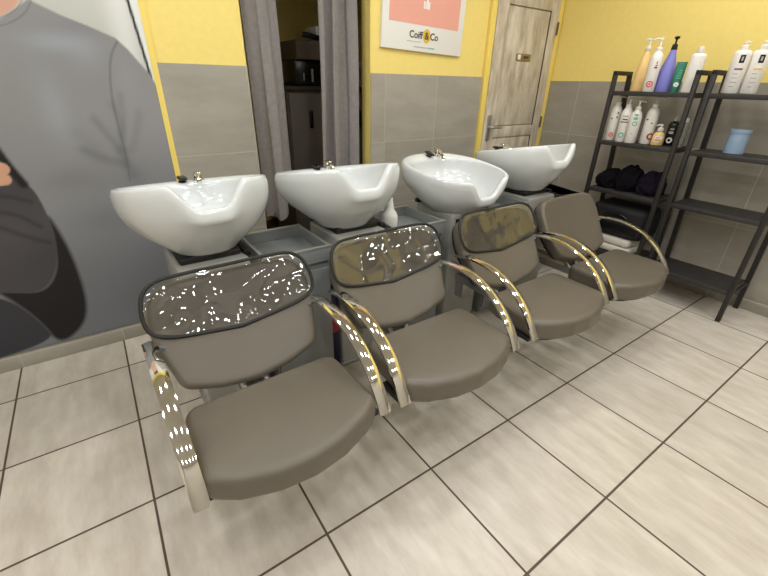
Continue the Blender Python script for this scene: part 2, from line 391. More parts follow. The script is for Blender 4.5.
def mural():
    x0, x1, z0, z1 = -1.45, .318, .079, 2.30
    nx, nz = 360, 420
    X, Z = np.meshgrid(np.linspace(x0, x1, nx+1), np.linspace(z0, z1, nz+1))
    L = lambda c: np.array(lin(c))
    C = np.zeros(X.shape+(3,))
    rng = np.random.default_rng(3)
    def blotch(sc, seed):
        r = np.random.default_rng(seed); out = np.zeros(X.shape)
        for _ in range(14):
            a, p_ = r.uniform(0, 2*PI), r.uniform(0, 2*PI); k = sc*r.uniform(.5, 1.6)
            out += np.sin((X*math.cos(a)+Z*math.sin(a))*k+p_)
        return out/5
    def mix(w, c):
        w = np.clip(w, 0, 1)[..., None]; C[:] = C*(1-w)+(c if isinstance(c, np.ndarray) and c.ndim == 3 else L(c))*w
    g = np.clip((Z-1.4)/.6+.3*blotch(5, 1), 0, 1)[..., None]
    C[:] = L((182, 184, 178))*(1-g)+L((218, 219, 214))*g
    mix(np.exp(-(X-.24)**2/.003)*.5, (236, 238, 238))
    # window frame line at the right of the print
    mix((X > .292+(1.40-Z)*.0847+.0)*1., (226, 228, 226))
    ld = line_d(X, Z, [(.225, 2.30), (.279, 1.636), (.305, 1.33)]); mix(np.clip((.006-ld)/.004+.5, 0, 1), (40, 42, 46))
    # grey sweater
    sw = [(-1.45, 1.50), (-.95, 1.60), (-.62, 1.66), (-.50, 1.62), (-.36, 1.545), (-.25, 1.52), (-.183, 1.525), (-.114, 1.57), (-.072, 1.603), (.019, 1.559), (.113, 1.524), (.197, 1.489), (.237, 1.445), (.304, 1.346), (.36, 1.2), (.36, 0), (-1.5, 0)]
    sd = poly_sd(X, Z, sw)
    low = np.clip((1.15-Z)/.9, 0, 1)[..., None]
    S = L((140, 140, 142))*(1-low)+L((116, 119, 125))*low
    S = S*(1+.06*blotch(9, 5)[..., None])
    mix(np.clip(sd/.006+.5, 0, 1), S)
    lite = (136, 138, 142)
    inside = sd > 0
    def on(w, c): mix(w*inside, c)
    for (x, z, sx, sz, a, c) in ((-.10, 1.20, .05, .14, .5, (158, 164, 172)), (-.02, 1.46, .12, .035, .6, (160, 167, 178)), (.07, 1.42, .06, .06, .35, (158, 163, 172)), (-.3, 1.35, .2, .2, .3, (142, 142, 140)),
                                 (.08, 1.53, .10, .03, .4, (120, 124, 134)), (.20, 1.30, .05, .12, .5, (150, 150, 153)), (-.13, .9, .12, .05, .4, (112, 112, 112)), (.0, .70, .2, .06, .3, (100, 103, 110)), (.1, .30, .2, .2, .4, (94, 98, 106))):
        on(np.exp(-((X-x)/sx)**2-((Z-z)/sz)**2)*a, c)
    for pts, w in (([(.01, 1.17), (.05, 1.09), (.08, 1.03)], .014), ([(-.05, 1.06), (.02, 1.01), (.09, .985)], .014), ([(.185, 1.22), (.165, 1.12), (.14, 1.05)], .014), ([(.145, 1.2), (.125, 1.10)], .008)):
        on(np.exp(-(line_d(X, Z, pts)/(w*1.4))**2)*.3, (150, 151, 154))
    seam = [(.207, 1.482), (.161, 1.422), (.13, 1.302), (.119, 1.175), (.121, 1.018), (.108, .874)]
    on(np.exp(-(line_d(X, Z, seam)/.005)**2)*.5, (84, 86, 90))
    for pts, w, a in (([(.03, 1.16), (.06, 1.10), (.10, 1.02)], .012, .7), ([(-.04, 1.03), (.03, .985), (.10, .96)], .014, .75), ([(.12, 1.22), (.135, 1.15), (.12, 1.08)], .010, .55), ([(.16, 1.26), (.15, 1.16), (.12, 1.06), (.11, .95)], .010, .5),
                      ([(.22, 1.18), (.19, 1.10), (.15, 1.02)], .012, .45), ([(.14, .9), (.12, .8)], .03, .4), ([(.10, 1.02), (.13, .90)], .014, .6), ([(-.05, 1.10), (.02, 1.0)], .02, .25)):
        on(np.exp(-(line_d(X, Z, pts)/(w*1.7))**2)*a*.45, (84, 86, 90))
    # second sleeve, black shade, strap and fingers at the left
    dk = [(-.344, 1.0), (-.30, .91), (-.27, .869), (-.258, .75), (-.26, .626), (-.303, .476), (-.377, .385), (-.471, .394), (-.60, .44), (-1.45, .50), (-1.45, 1.0)]
    bl = [(-.262, .78), (-.235, .66), (-.22, .511), (-.227, .282), (-.277, .144), (-.409, .064), (-.443, .231), (-.537, .419), (-.6, .47), (-.471, .40), (-.377, .38), (-.303, .47), (-.27, .62)]
    mix(np.clip(poly_sd(X, Z, chai(bl))/.02+.5, 0, 1), (30, 27, 30))
    D = L((70, 68, 72))*(1+.12*blotch(14, 9)[..., None]); mix(np.clip(poly_sd(X, Z, chai(dk))/.006+.5, 0, 1), D)
    for pts in ([(-.30, .70), (-.36, .77), (-.45, .80)], [(-.29, .62), (-.36, .66), (-.46, .74)], [(-.30, .82), (-.38, .86), (-.5, .87)]):
        mix(np.exp(-(line_d(X, Z, pts)/.012)**2)*.6, (46, 44, 48))
    pn = [(-1.45, .08), (-.409, .07), (-.443, .231), (-.53, .40), (-.7, .44), (-1.45, .42)]
    mix(np.clip(poly_sd(X, Z, chai(pn))/.008+.5, 0, 1), (56, 56, 62))
    mix(np.clip(1-line_d(X, Z, [(-.36, 1.12), (-.335, 1.0), (-.30, .90)])/.024, 0, 1)*1.6, (28, 27, 30))
    for a, c in (((-.44, .99), (-.352, .972)), ((-.44, .925), (-.360, .928))):
        mix(np.clip((.026-seg_d(X, Z, a, c))/.006+.5, 0, 1), (206, 158, 132))
    # neck and collar
    nk = [(-.62, 1.66), (-.50, 1.61), (-.36, 1.545), (-.25, 1.522), (-.183, 1.53), (-.114, 1.575), (-.085, 1.62), (-.10, 1.75), (-.13, 1.90), (-.62, 1.90)]
    hd = (((X+.36)/.27)**2+((Z-2.02)/.30)**2 < 1)
    mix(hd*1., (206, 164, 142)); mix(np.clip(poly_sd(X, Z, chai(nk))/.006+.5, 0, 1), (206, 160, 140))
    mix(((((X+.36)/.29)**2+((Z-2.10)/.27)**2 < 1) & (Z > 2.12))*1., (66, 52, 44))
    mix(np.clip(1-np.abs(line_d(X, Z, [(-.5, 1.60), (-.36, 1.53), (-.25, 1.508), (-.178, 1.516), (-.105, 1.558), (-.075, 1.60)])-.012)/.004, 0, 1)*.6, (90, 92, 98))
    b_ = MB(); yf, yb = WY-.006, WY-.0005
    n1 = nx+1
    vs = [(float(X[j, i]), yf, float(Z[j, i])) for j in range(nz+1) for i in range(n1)]
    fs = [(j*n1+i, j*n1+i+1, (j+1)*n1+i+1, (j+1)*n1+i) for j in range(nz) for i in range(nx)]
    k = len(vs); vs += [(x0, yb, z0), (x1, yb, z0), (x1, yb, z1), (x0, yb, z1)]
    bot = list(range(n1)); top = [nz*n1+i for i in range(n1)]; lf = [j*n1 for j in range(nz+1)]; rg = [j*n1+nx for j in range(nz+1)]
    fs += [tuple(reversed(bot))[:0] or tuple([k, k+1]+bot[::-1]), tuple([k+2, k+3]+top), tuple([k+3, k]+lf), tuple([k+1, k+2]+rg[::-1]), (k+1, k, k+3, k+2)]
    me = bpy.data.meshes.new('wall_mural'); me.from_pydata(vs, [], fs); me.materials.append(M['print'])
    at = me.color_attributes.new('print', 'FLOAT_COLOR', 'POINT')
    A = np.ones((len(vs), 4), np.float32); A[:k, :3] = C.reshape(-1, 3); A[k:, :3] = .5
    at.data.foreach_set('color', A.ravel())
    o = bpy.data.objects.new('wall_mural', me); COL.objects.link(o)
    return tag(o, 'large printed wall mural of a person in a grey sweater with folded arms', 'mural')
mural()

# ------------------------------------------------------------------ poster
def text_mesh(txt, size, m, parent, loc, name, bold=0.):
    cu = bpy.data.curves.new('t', 'FONT'); cu.body = txt; cu.size = size; cu.extrude = .0005; cu.offset = bold; cu.align_x = 'CENTER'; cu.align_y = 'CENTER'
    to = bpy.data.objects.new('t', cu); COL.objects.link(to)
    dg = bpy.context.evaluated_depsgraph_get(); dg.update()
    me = bpy.data.meshes.new_from_object(to.evaluated_get(dg)); COL.objects.unlink(to); bpy.data.objects.remove(to)
    me.name = name; me.materials.clear(); me.materials.append(m)
    o = bpy.data.objects.new(name, me); COL.objects.link(o); o.parent = parent; o.location = loc; o.rotation_euler = (PI/2, 0, 0)
    return o
po = empty('poster', (1.957, WY, 1.52), 0, 'white framed poster with a salmon panel and logo on the yellow wall', 'poster')
po.rotation_euler = (0, math.radians(2.0), 0)
MB().box(-.34, .34, -.020, 0, 0, .98, .002).build('panel', M['paper'], po)
MB().box(-.29, .29, -.0215, -.020, .148, .91).build('salmon_field', M['pink'], po, smooth=False)
b = MB(); b.box(-.026, -.012, -.0225, -.0215, .236, .275); b.box(-.008, .026, -.0225, -.0215, .236, .275, .0004)
b.add([(-.008, -.0228, .268), (.012, -.0228, .268), (.012, -.0228, .275), (.010, -.0228, .306), (.002, -.0228, .306), (-.002, -.0228, .288)], [(0, 1, 2, 3, 4, 5)])
b.build('thumbs_up_symbol', M['paper'], po, smooth=False)
LZ = .090
text_mesh('Coiff', .056, M['ink'], po, (-.072, -.0215, LZ), 'logo_lettering', .0008)
text_mesh('Co', .056, M['ink'], po, (.082, -.0215, LZ), 'logo_lettering', .0008)
b = MB()
b.rings([[(.018+.031*math.cos(2*PI*j/40), y, LZ+.040*math.sin(2*PI*j/40)) for j in range(40)] for y in (-.020, -.0212)]); b.build('logo_disc', M['gold'], po)
text_mesh('&', .058, M['ink'], po, (.018, -.0219, LZ), 'logo_ampersand', .0008)
b = MB(); b.box(-.145, -.03, -.0208, -.020, .052, .055); b.build('logo_rule', M['pale_print'], po, smooth=False)
b = MB()
for i in range(9): b.box(-.085+i*.013, -.085+i*.013+.009, -.0208, -.020, .021, .028)
b.build('caption_marks', M['pale_print'], po, smooth=False)
b = MB()
for i in range(5): b.box(.035+i*.012, .035+i*.012+.009, -.0208, -.020, .021, .029)
b.build('caption_marks', M['mint'], po, smooth=False)

# ------------------------------------------------------------------ curtains
def curtain(x0t, x1t, x0b, x1b, zt, zbf, folds, amp, seed, label):
    r = random.Random(seed); n, m = 110, 44; ph = r.uniform(0, 6)
    def pt(i, j, s):
        t = i/n; h = j/m; zb = zbf(t); z = zt+(zb-zt)*h
        xl, xr = x0t+(x0b-x0t)*h, x1t+(x1b-x1t)*h
        a = amp*(.75+.45*h)
        x = xl+(xr-xl)*t+.010*math.sin(2*PI*folds*t*2+ph+h)
        y = WY+.062-a*math.cos(2*PI*folds*(t+.06*math.sin(5*t+ph))+ph+.5*math.sin(2*h+ph))+.006*math.sin(9*h+7*t)
        return (x, y+s*.004, z)
    mb = MB(); f = [pt(i, j, 0) for j in range(m+1) for i in range(n+1)]; k = [pt(i, j, 1) for j in range(m+1) for i in range(n+1)]; q = n+1
    fs = [(j*q+i, j*q+i+1, (j+1)*q+i+1, (j+1)*q+i) for j in range(m) for i in range(n)]; N = len(f)
    fs += [(N+j*q+i, N+(j+1)*q+i, N+(j+1)*q+i+1, N+j*q+i+1) for j in range(m) for i in range(n)]
    for i in range(n): fs += [(i, N+i, N+i+1, i+1), (m*q+i, m*q+i+1, N+m*q+i+1, N+m*q+i)]
    for j in range(m): fs += [(j*q, (j+1)*q, N+(j+1)*q, N+j*q), (j*q+n, N+j*q+n, N+(j+1)*q+n, (j+1)*q+n)]
    mb.add(f+k, fs)
    return tag(mb.build('curtain', M['curtain'], ang=80), label, 'curtain', 'grey curtains in the opening')
curtain(.786, .972, .795, 1.0, 2.345, lambda t: .50+.10*t+.03*math.sin(9*t), 1.5, .026, 1, 'narrow gathered grey curtain at the left side of the dark opening')
curtain(1.25, 1.475, 1.20, 1.50, 2.345, lambda t: .48+.02*math.sin(8*t), 2.3, .028, 2, 'wide grey curtain beside the yellow jamb at the right of the opening')
rod = empty('curtain_rod', (1.16, WY+.062, 2.36), 0, 'thin metal curtain rod across the top of the opening', 'curtain rod')
MB().tube([(-.388, 0, 0), (.388, 0, 0)], .011).build('pole', M['chrome_dark'], rod)
for s in (-1, 1): MB().lathe([(.02, -.006), (.022, 0), (.02, .006)], (0, 0, 0), 16).build('end_bracket', M['chrome_dark'], rod, loc=(s*.382, 0, 0), rot=(0, PI/2, 0))

# back room furniture
cb = empty('storage_cabinet', (1.72, 3.40, 0), 0, 'dark tall grey-brown cabinet behind the curtains with a worktop', 'cabinet')
MB().box(-.42, .36, -.22, .25, 0, 1.27).build('carcass', M['backcab'], cb, smooth=False)
MB().box(-.44, .375, -.25, .26, 1.27, 1.30, .004).build('worktop', M['brown'], cb)
for s, xh in ((-1, -.24), (1, .20)):
    dr = MB().box(min(s*.41, s*.005), max(s*.41, s*.005) if s < 0 else .35, -.238, -.22, .06, 1.25, .003).build('door', M['backcab'], cb)
    MB().box(xh-.012, xh+.012, -.262, -.238, 1.0, 1.13, .004).build('handle', M['black'], dr)
cm = empty('coffee_machine', (1.56, 3.36, 1.30), 0, 'black machine standing on the worktop behind the curtains', 'machine')
MB().box(-.16, .22, -.15, .18, 0, .18, .012).build('body', M['black'], cm)
for q_ in ((-.10, -.09, .04, .09), (-.03, -.015, .03, .12)): MB().box(q_[0], q_[1], -.155, -.15, q_[2], q_[3]).build('control_mark', M['pale_print'], cm)
bx = empty('cardboard_box', (1.64, 3.37, 1.481), 0, 'brown box lying on top of the black machine', 'box')
MB().box(-.24, .26, -.20, .18, 0, .125, .006).build('box_body', M['cardboard'], bx); MB().box(-.235, .255, -.205, -.19, .09, .122, .003).build('lid_flap', M['cardboard'], bx)
pr = empty('hair_clipper_case', (1.60, 3.30, 1.607), 0, 'white case with a black handle on the brown box', 'case')
b = MB(); b.box(-.02, .24, -.10, .10, 0, .10, .02); b.build('case_body', M['white_plastic'], pr)
b = MB(); b.tube([(-.13, -.10, .035), (-.08, -.115, .03), (.0, -.115, .018), (.05, -.11, .03)], [.018, .02, .016, .012]); b.build('handle', M['black'], pr)
ap = empty('washing_machine', (2.21, 3.24, 0), 0, 'white appliance glimpsed between the right curtain and the jamb', 'appliance')
MB().box(-.08, .46, -.06, .5, 0, 1.50, .01).build('housing', M['white_plastic'], ap)
MB().box(-.03, .40, -.066, -.06, .25, 1.26, .002).build('dark_panel', M['black'], ap)
cord = tag(MB().tube(bez([(2.16, 3.29, 1.51), (2.00, 3.30, 1.62), (2.12, 3.32, 1.78), (2.22, 3.34, 1.82)], 20), .008).build('power_cord', M['black']), 'dark looped cord above the white appliance in the back room', 'cord')

# ------------------------------------------------------------------ backwash units
YR = 1.35
def basin_mesh():
    mb = MB(); N = 128; L = []
    def sup(a, b_, phi, e):
        s, c = math.sin(phi), math.cos(phi); k = (abs(s)**e+abs(c)**e)**(-1/e); return a*s*k, -b_*c*k
    A, B, AI, BI, OF, BO = .274, .300, .244, .238, -.032, -.045
    def zs(phi): return .240-.165*sup(A, B, phi, 2.35)[1]
    def nt(phi):
        p_ = abs((phi+PI) % (2*PI)-PI)
        return .092*(1-sstep(.15, .52, p_))
    def zr(phi): return zs(phi)-nt(phi)
    prof = [(0, 0), (.04, .025), (.13, .075), (.28, .145), (.476, .245), (.66, .355), (.81, .47), (.91, .575), (.965, .67), (.992, .77), (1.0, .86), (.995, .925), (.97, .975)]
    ph = [2*PI*j/N for j in range(N)]
    def outer(p_, s): 
        bx_, by_ = sup(.122, .125, p_, 2.2); by_ += BO; rx, ry = sup(A, B, p_, 2.35)
        return bx_+(rx-bx_)*s, by_+(ry-by_)*s
    for s, h in prof: L.append([outer(p_, s)+(h*zs(p_)-nt(p_)*sstep(.40, 1, h),) for p_ in ph])
    def rimring(k_in, dz):
        ring = []
        for p_ in ph:
            rx, ry = outer(p_, .97); ix, iy = sup(AI, BI, p_, 2.25); iy += OF
            ring.append((rx+(ix-rx)*k_in, ry+(iy-ry)*k_in, zr(p_)+dz))
        return ring
    for k_, dz in ((.15, .004), (.4, .006), (.75, .005), (.92, .001), (1.0, -.007)): L.append(rimring(k_, dz))
    for s, h in ((.985, .86), (.95, .70), (.88, .52), (.76, .36), (.58, .24), (.36, .18), (.12, .16), (.04, .155)):
        ring = []
        for p_ in ph:
            ix, iy = sup(AI, BI, p_, 2.25)
            ring.append((ix*s, iy*s+OF, .03+(zr(p_)-.03)*h if h > .5 else .03+(.235-.03)*h+(zr(p_)-.235)*h*h))
        L.append(ring)
    mb.rings(L); return mb

def make_unit():
    root = empty('backwash_chair', (0, YR, 0))
    O = (0, YR, 0)
    # pedestal
    b = MB(); b.box(-.132, .132, 1.49, 1.80, 0, .710, .014, seg=3); ped = b.build('pedestal', M['column'], root, off=O)
    MB().box(-.14, .14, 1.48, 1.82, .0, .03, .006).build('foot_plate', M['chrome_dark'], ped, off=O)
    b = MB(); b.box(-.115, .115, 1.54, 1.77, .708, .738, .01)
    b.box(.122, .152, 1.53, 1.83, .700, .728, .006); b.box(-.12, .152, 1.80, 1.83, .703, .728, .004)
    b.build('tilt_bracket', M['shell'], root, off=O)
    # seat
    out = round_poly([(-.258, 1.085, .055), (.258, 1.085, .055), (.268, .80, .03), (.20, .752, 0), (.10, .716, 0), (0, .704, 0), (-.10, .716, 0), (-.20, .752, 0), (-.268, .80, .03)], 120)
    def sm(u, v, w): return (u, v, .348+(.80-v)*-.02+w)
    b = MB(); cushion(b, out, .094, .026, .008, sm); seat = b.build('seat', M['leather'], root, off=O, ang=60)
    b = MB(); cushion(b, inset(out, .03), .022, .006, 0, lambda u, v, w: (u, v, .332+(.80-v)*-.02+w)); b.build('seat_pan', M['shell'], seat, off=O, ang=60)
    # seat support and the arm plates
    b = MB(); b.box(-.06, .06, .86, 1.495, .30, .345, .006); b.box(-.05, .05, 1.43, 1.50, .20, .345, .006); b.build('support_beam', M['chrome_dark'], root, off=O)
    # backrest
    dv = Vector((0, .235, .335)).normalized(); dn = Vector((0, -dv.z, dv.y)); B0 = Vector((0, 1.118, .417))
    def bf(u, v, w): 
        w2 = w+.42*u*u-.02*math.sin(min(1, max(0, v/.4))*PI)
        return B0+Vector((u, 0, 0))+dv*v+dn*w2
    HB = .405
    outb = round_poly([(-.232, .052, .03), (-.12, .016, 0), (0, .0, 0), (.12, .016, 0), (.232, .052, .03), (.268, .19, .05), (.280, .275, .05), (.252, HB-.012, .10), (.10, HB, 0), (-.10, HB, 0), (-.252, HB-.012, .10), (-.280, .275, .05), (-.268, .19, .05)], 140)
    b = MB(); cushion(b, outb, .066, .022, .006, bf, -.066); back = b.build('backrest', M['leather'], root, off=O, ang=60)
    b = MB(); cushion(b, inset(outb, .012), .018, .007, 0, bf, -.083); b.build('back_shell', M['shell'], back, off=O, ang=60)
    b = MB(); b.box(-.055, .055, 1.12, 1.17, .315, .33, .004); b.tube([(-.04, 1.17, .325), (-.04, 1.26, .40), (-.04, 1.30, .52)], .012); b.tube([(.04, 1.17, .325), (.04, 1.26, .40), (.04, 1.30, .52)], .012)
    b.box(-.06, .06, 1.285, 1.495, .50, .53, .004)
    b.build('recline_mount', M['chrome_dark'], root, off=O)
    # clear headrest cover
    oc = round_poly([(-.262, .225, .10), (0, .195, .0), (.262, .225, .10), (.290, .29, .06), (.260, HB+.002, .11), (.10, HB+.010, 0), (-.10, HB+.010, 0), (-.260, HB+.002, .11), (-.290, .29, .06)], 140)
    cc = sum(oc, Vector((0, 0)))/len(oc)
    rg = random.Random(5)
    waves = [(rg.uniform(0, 6), rg.uniform(18, 60), rg.uniform(0, 2*PI)) for _ in range(7)]
    def wr(u, v): return sum(math.sin((u*math.cos(a)+v*math.sin(a))*k+p_) for p_, k, a in waves)/7
    loops = []
    for s in (1, .97, .93, .88, .82, .76, .7, .63, .56, .49, .42, .35, .28, .21, .14, .07, .02):
        loops.append([bf((cc+(p-cc)*s).x, (cc+(p-cc)*s).y, .010+.006*(1-s)+.006*wr((cc+(p-cc)*s).x, (cc+(p-cc)*s).y)*min(1, (1-s)*8)) for p in oc])
    b = MB(); b.rings(loops, False, True); cov = b.build('headrest_cover', M['vinyl'], back, off=O, ang=80)
    tag(cov, 'clear shiny vinyl headrest cover')
    pip = []
    for p in oc: pip.append(bf(p.x, p.y, .008))
    MB().tube(pip, .0066, 8, closed=True).build('cover_piping', M['piping'], back, off=O)
    b = MB()
    # flap of the cover folded behind the head end
    g = [[bf(u, v, -.095-.02*(i/6)) for u in [-.17+.34*k/20 for k in range(21)]] for i, v in enumerate([HB+.012-.03*i/6 for i in range(7)])]
    b.rings(g, False, False, False); b.build('cover_flap', M['vinyl'], back, off=O, ang=80)
    # chrome armrests
    for s in (-1, 1):
        path = bez([(s*.284, 1.275, .585), (s*.284, 1.15, .625), (s*.284, .98, .615), (s*.284, .845, .53), (s*.284, .778, .372)], 30)
        w, t = .021, .0065
        prof = [(w*q/6, -t*.6-.004*(1-(q/6)**2)) for q in range(-6, 7)]+[(w*q/6, t*.6+.004*(1-(q/6)**2)) for q in range(6, -7, -1)]
        b = MB(); b.sweep(path, prof, (1, 0, 0)); arm = b.build('armrest', M['chrome'], root, off=O, ang=30)
        b = MB(); b.tube([(s*.284, 1.24, .586), (s*.262, 1.235, .584), (s*.245, 1.23, .578)], .010); b.build('arm_bracket', M['cabinet_dark'], arm, off=O)
        b = MB(); b.box(s*.262-.02, s*.262+.02, .81, .93, .342, .358, .003); b.build('arm_plate', M['shell'], arm, off=O)
    # basin with mixer
    bs = basin_mesh().build('basin', M['ceramic'], root, loc=(0, .35, .737), ang=70)
    mx = MB(); mx.lathe([(.024, 0), (.024, .008), (.017, .012), (.017, .032), (.014, .038)], (.075, .238, .190), 20)
    mx.tube(bez([(.075, .230, .210), (.070, .205, .224), (.065, .175, .224), (.063, .160, .202)], 10), .010)
    t_ = mx.build('mixer_tap', M['chrome'], bs)
    tp = MB(); tp.box(.063, .087, .215, .262, .226, .235, .004); tp.build('tap_lever', M['chrome'], bs)
    sh = MB(); sh.lathe([(.016, 0), (.018, .006), (.013, .016), (.010, .022)], (.01, .238, .190), 16); sh.box(-.008, .028, .205, .266, .206, .219, .006); sh.build('hand_shower', M['black'], bs)
    MB().lathe([(.022, 0), (.022, .003), (.012, .004)], (0, -.03, .058), 20).build('drain', M['chrome_dark'], bs)
    return root
proto = make_unit()
UNITS = [  # x, rz, basin (tilt, swivel, dz), cover?, label
    (.272, 0.02, (0, .0, .010, .0, .0), True, 'nearest taupe backwash chair with chrome arms, in front of the wall mural'),
    (.93, 0.0, (0, -.02, -.03, .0, -.005), True, 'second taupe backwash chair from the mural, basin before the curtains'),
    (1.622, 0.0, (.29, .0, .018, .04, -.05), True, 'taupe backwash chair whose white basin is tipped forward'),
    (2.275, 0.0, (0, -.05, -.005, .0, .0), False, 'farthest taupe backwash chair with no clear cover on its backrest, nearest the black shelves'),
]
for i, (x, rz, (tl, sw, dx, dy, dz), cov, lab) in enumerate(UNITS):
    u = proto if i == 0 else copy_tree(proto)
    u.location.x = x; u.rotation_euler.z = rz
    tag(u, lab, 'salon chair', 'row of backwash chairs')
    for c in kids(u):
        nm = c.name.split('.')[0]
        if nm == 'basin':
            c.rotation_euler = (tl, 0, sw); c.location.x += dx; c.location.y += dy; c.location.z += dz
        if nm == 'backrest' and not cov:
            for q in kids(c):
                if q.name.split('.')[0] in ('headrest_cover', 'cover_piping', 'cover_flap'): bpy.data.objects.remove(q)

# cabinets with open trays between the pedestals
def make_cab():
    r = empty('tray_cabinet', (0, 1.62, 0)); O = (0, 1.62, 0); w = .145
    MB().box(-w, w, 1.475, 1.79, .02, .635, .004).build('carcass', M['cabinet'], r, off=O)
    b = MB(); b.box(-w-.006, w+.006, 1.46, 1.80, .635, .648); b.box(-w-.006, w+.006, 1.46, 1.474, .648, .700, .002); b.box(-w-.006, w+.006, 1.786, 1.80, .648, .700, .002)
    b.box(-w-.006, -w+.008, 1.474, 1.786, .648, .700, .002); b.box(w-.008, w+.006, 1.474, 1.786, .648, .700, .002)
    b.build('tray', M['cabinet'], r, off=O, smooth=False)
    for ya in (1.458, 1.784): MB().box(-w-.007, w+.007, ya, ya+.018, .698, .703, .001).build('tray_edge', M['alu'], r, off=O)
    MB().box(-w+.008, w-.008, 1.462, 1.475, .05, .60, .003).build('front_panel', M['cabinet'], r, off=O)
    return r
cab = make_cab()
for i, (x, lab) in enumerate(((.595, 'grey cabinet with an empty open tray between the first and second chair from the mural'), (1.265, 'grey cabinet whose tray holds the white pump bottle'), (1.948, 'grey cabinet between the tipped basin and the farthest chair'))):
    c = cab if i == 0 else copy_tree(cab)
    c.location.x = x; tag(c, lab, 'cabinet', 'tray cabinets between the chairs')
pk = empty('foil_packet', (.770, 1.56, 0), 0, 'dark blue and red packet wedged beside the grey cabinet', 'packet')
MB().box(-.020, .020, -.06, .06, 0, .46, .012).build('wrapper', M['packet'], pk)
MB().box(-.0205, .0205, -.0615, -.0605, .22, .36, .0004).build('red_label', M['maroon'], pk)

# ------------------------------------------------------------------ bottles
def patch(mb, r, a0, a1, z0, z1, d=.0006, n=10):
    """a piece of a label wrapped round a cylinder; angle 0 faces the viewer side (-x)"""
    L = []
    for z in (z0, z1): L.append([((r+d)*-math.cos(a0+(a1-a0)*k/n), (r+d)*math.sin(a0+(a1-a0)*k/n), z) for k in range(n+1)])
    mb.rings(L, False, False, False)
def ring_mark(mb, r, a, z, ro, ri, d=.0008, n=26):
    P = []
    for R in (ri, ro): P.append([((r+d)*-math.cos(a+R*math.cos(2*PI*k/n)/r), (r+d)*math.sin(a+R*math.cos(2*PI*k/n)/r), z+R*math.sin(2*PI*k/n)) for k in range(n)])
    mb.rings(P, False, False)
def pump(root, z, m, w=.034, ang=PI/2, h=.05):
    b = MB(); b.lathe([(.017, 0), (.018, .002), (.018, .018), (.013, .022), (.006, .024), (.0055, h), (.010, h+.002), (.010, h+.012), (.004, h+.015)], (0, 0, z), 18)
    dx, dy = math.cos(ang), math.sin(ang)
    b.tube([(0, 0, z+h+.008), (dx*w*.6, dy*w*.6, z+h+.009), (dx*w, dy*w, z+h+.002)], [.006, .005, .0035], 10)
    return b.build('pump', m, root)
def bottle(name, loc, prof, m, label, cat='bottle', group=None, rz=0., sx=1., sy=1.):
    r = empty(name, loc, rz, label, cat, group)
    MB().lathe(prof, (0, 0, 0), 32, sx, sy).build('bottle_body', m, r, ang=50)
    return r
AV = math.radians(25)   # the bottles' fronts are turned towards the salon
def cyl(r, h, neck=.016, sh=.05):
    return [(r*.55, 0), (r*.92, .001), (r, .006), (r, h-sh), (r*.95, h-sh*.65), (r*.75, h-sh*.3), (neck*1.15, h-.006), (neck, h)]
S1, S2, S3, S4 = 1.312, .992, .662, .212     # tops of the boards
XT, X2 = 3.17, 3.13
GT = 'bottles on the top boards'
# top board, left unit
p1 = bottle('pump_bottle', (XT+.03, 1.538, S1), [(.030, 0), (.043, .002), (.044, .008), (.042, .07), (.035, .15), (.026, .20), (.016, .235), (.013, .25)], M['peach'], 'peach tapered pump bottle, leftmost on the top shelf board', group=GT, rz=AV)
pump(p1, .245, M['soft_white'], .03, PI/2+.3, .055)
p2 = bottle('pump_bottle', (XT-.05, 1.432, S1), cyl(.036, .235), M['white_plastic'], 'white pump bottle with red print between peach and violet bottles', group=GT, rz=AV)
pump(p2, .232, M['white_plastic'], .045, PI/2+.2, .06)
b = MB(); ring_mark(b, .036, 0, .045, .019, .012); ring_mark(b, .036, 0, .045, .006, .001); b.build('ring_emblem', M['red'], p2)
b = MB(); patch(b, .036, -.5, -.1, .15, .155); patch(b, .036, -.5, .0, .135, .145); patch(b, .036, -.35, -.2, .16, .175); b.build('print_marks', M['maroon'], p2)
p3 = bottle('pump_bottle', (XT+.02, 1.376, S1), [(.034, 0), (.049, .002), (.05, .008), (.048, .09), (.040, .15), (.026, .20), (.017, .235), (.015, .247)], M['violet'], 'violet tapered bottle with a black pump head', group=GT, rz=AV)
b = MB(); b.lathe([(.017, 0), (.018, .004), (.015, .03), (.006, .034), (.0055, .055), (.014, .062), (.016, .070), (.010, .074)], (0, 0, .241), 18); b.build('black_pump', M['black'], p3)
p4 = empty('flat_tube', (XT, 1.294, S1), AV, 'teal flat tube with pale round emblem beside the violet bottle', 'tube', GT)
b = MB(); L = []
for z, w_, d_ in ((0, .020, .020), (.006, .024, .021), (.06, .026, .018), (.12, .027, .010), (.165, .028, .003), (.172, .028, .0025)):
    L.append([(-d_*math.cos(2*PI*k/24), w_*math.sin(2*PI*k/24), z) for k in range(24)])
b.rings(L); b.build('tube_body', M['green'], p4)
def ringflat(R0, R1, cz, x):
    mb = MB(); mb.rings([[(x, R*math.cos(2*PI*k/24), cz+R*math.sin(2*PI*k/24)) for k in range(24)] for R in (R0, R1)], False, False); return mb
ringflat(.003, .014, .045, -.0215).build('round_emblem', M['paper'], p4, smooth=False)
b = MB()
for k in range(4): b.box(-.0205, -.0195, -.014, .012-.003*k, .078+.014*k, .085+.014*k)
b.build('print_marks', M['mint'], p4, smooth=False)
p5 = bottle('lotion_bottle', (XT, 1.214, S1), [(.030, 0), (.039, .002), (.040, .008), (.040, .195), (.038, .205), (.030, .214), (.016, .218), (.015, .222)], M['white_plastic'], 'plain white slab bottle at the right end of the left top board', group=GT, rz=AV, sx=.72, sy=1.0)
MB().lathe([(.017, 0), (.018, .002), (.015, .028), (.012, .030)], (0, 0, .220), 20).build('cap', M['white_plastic'], p5)
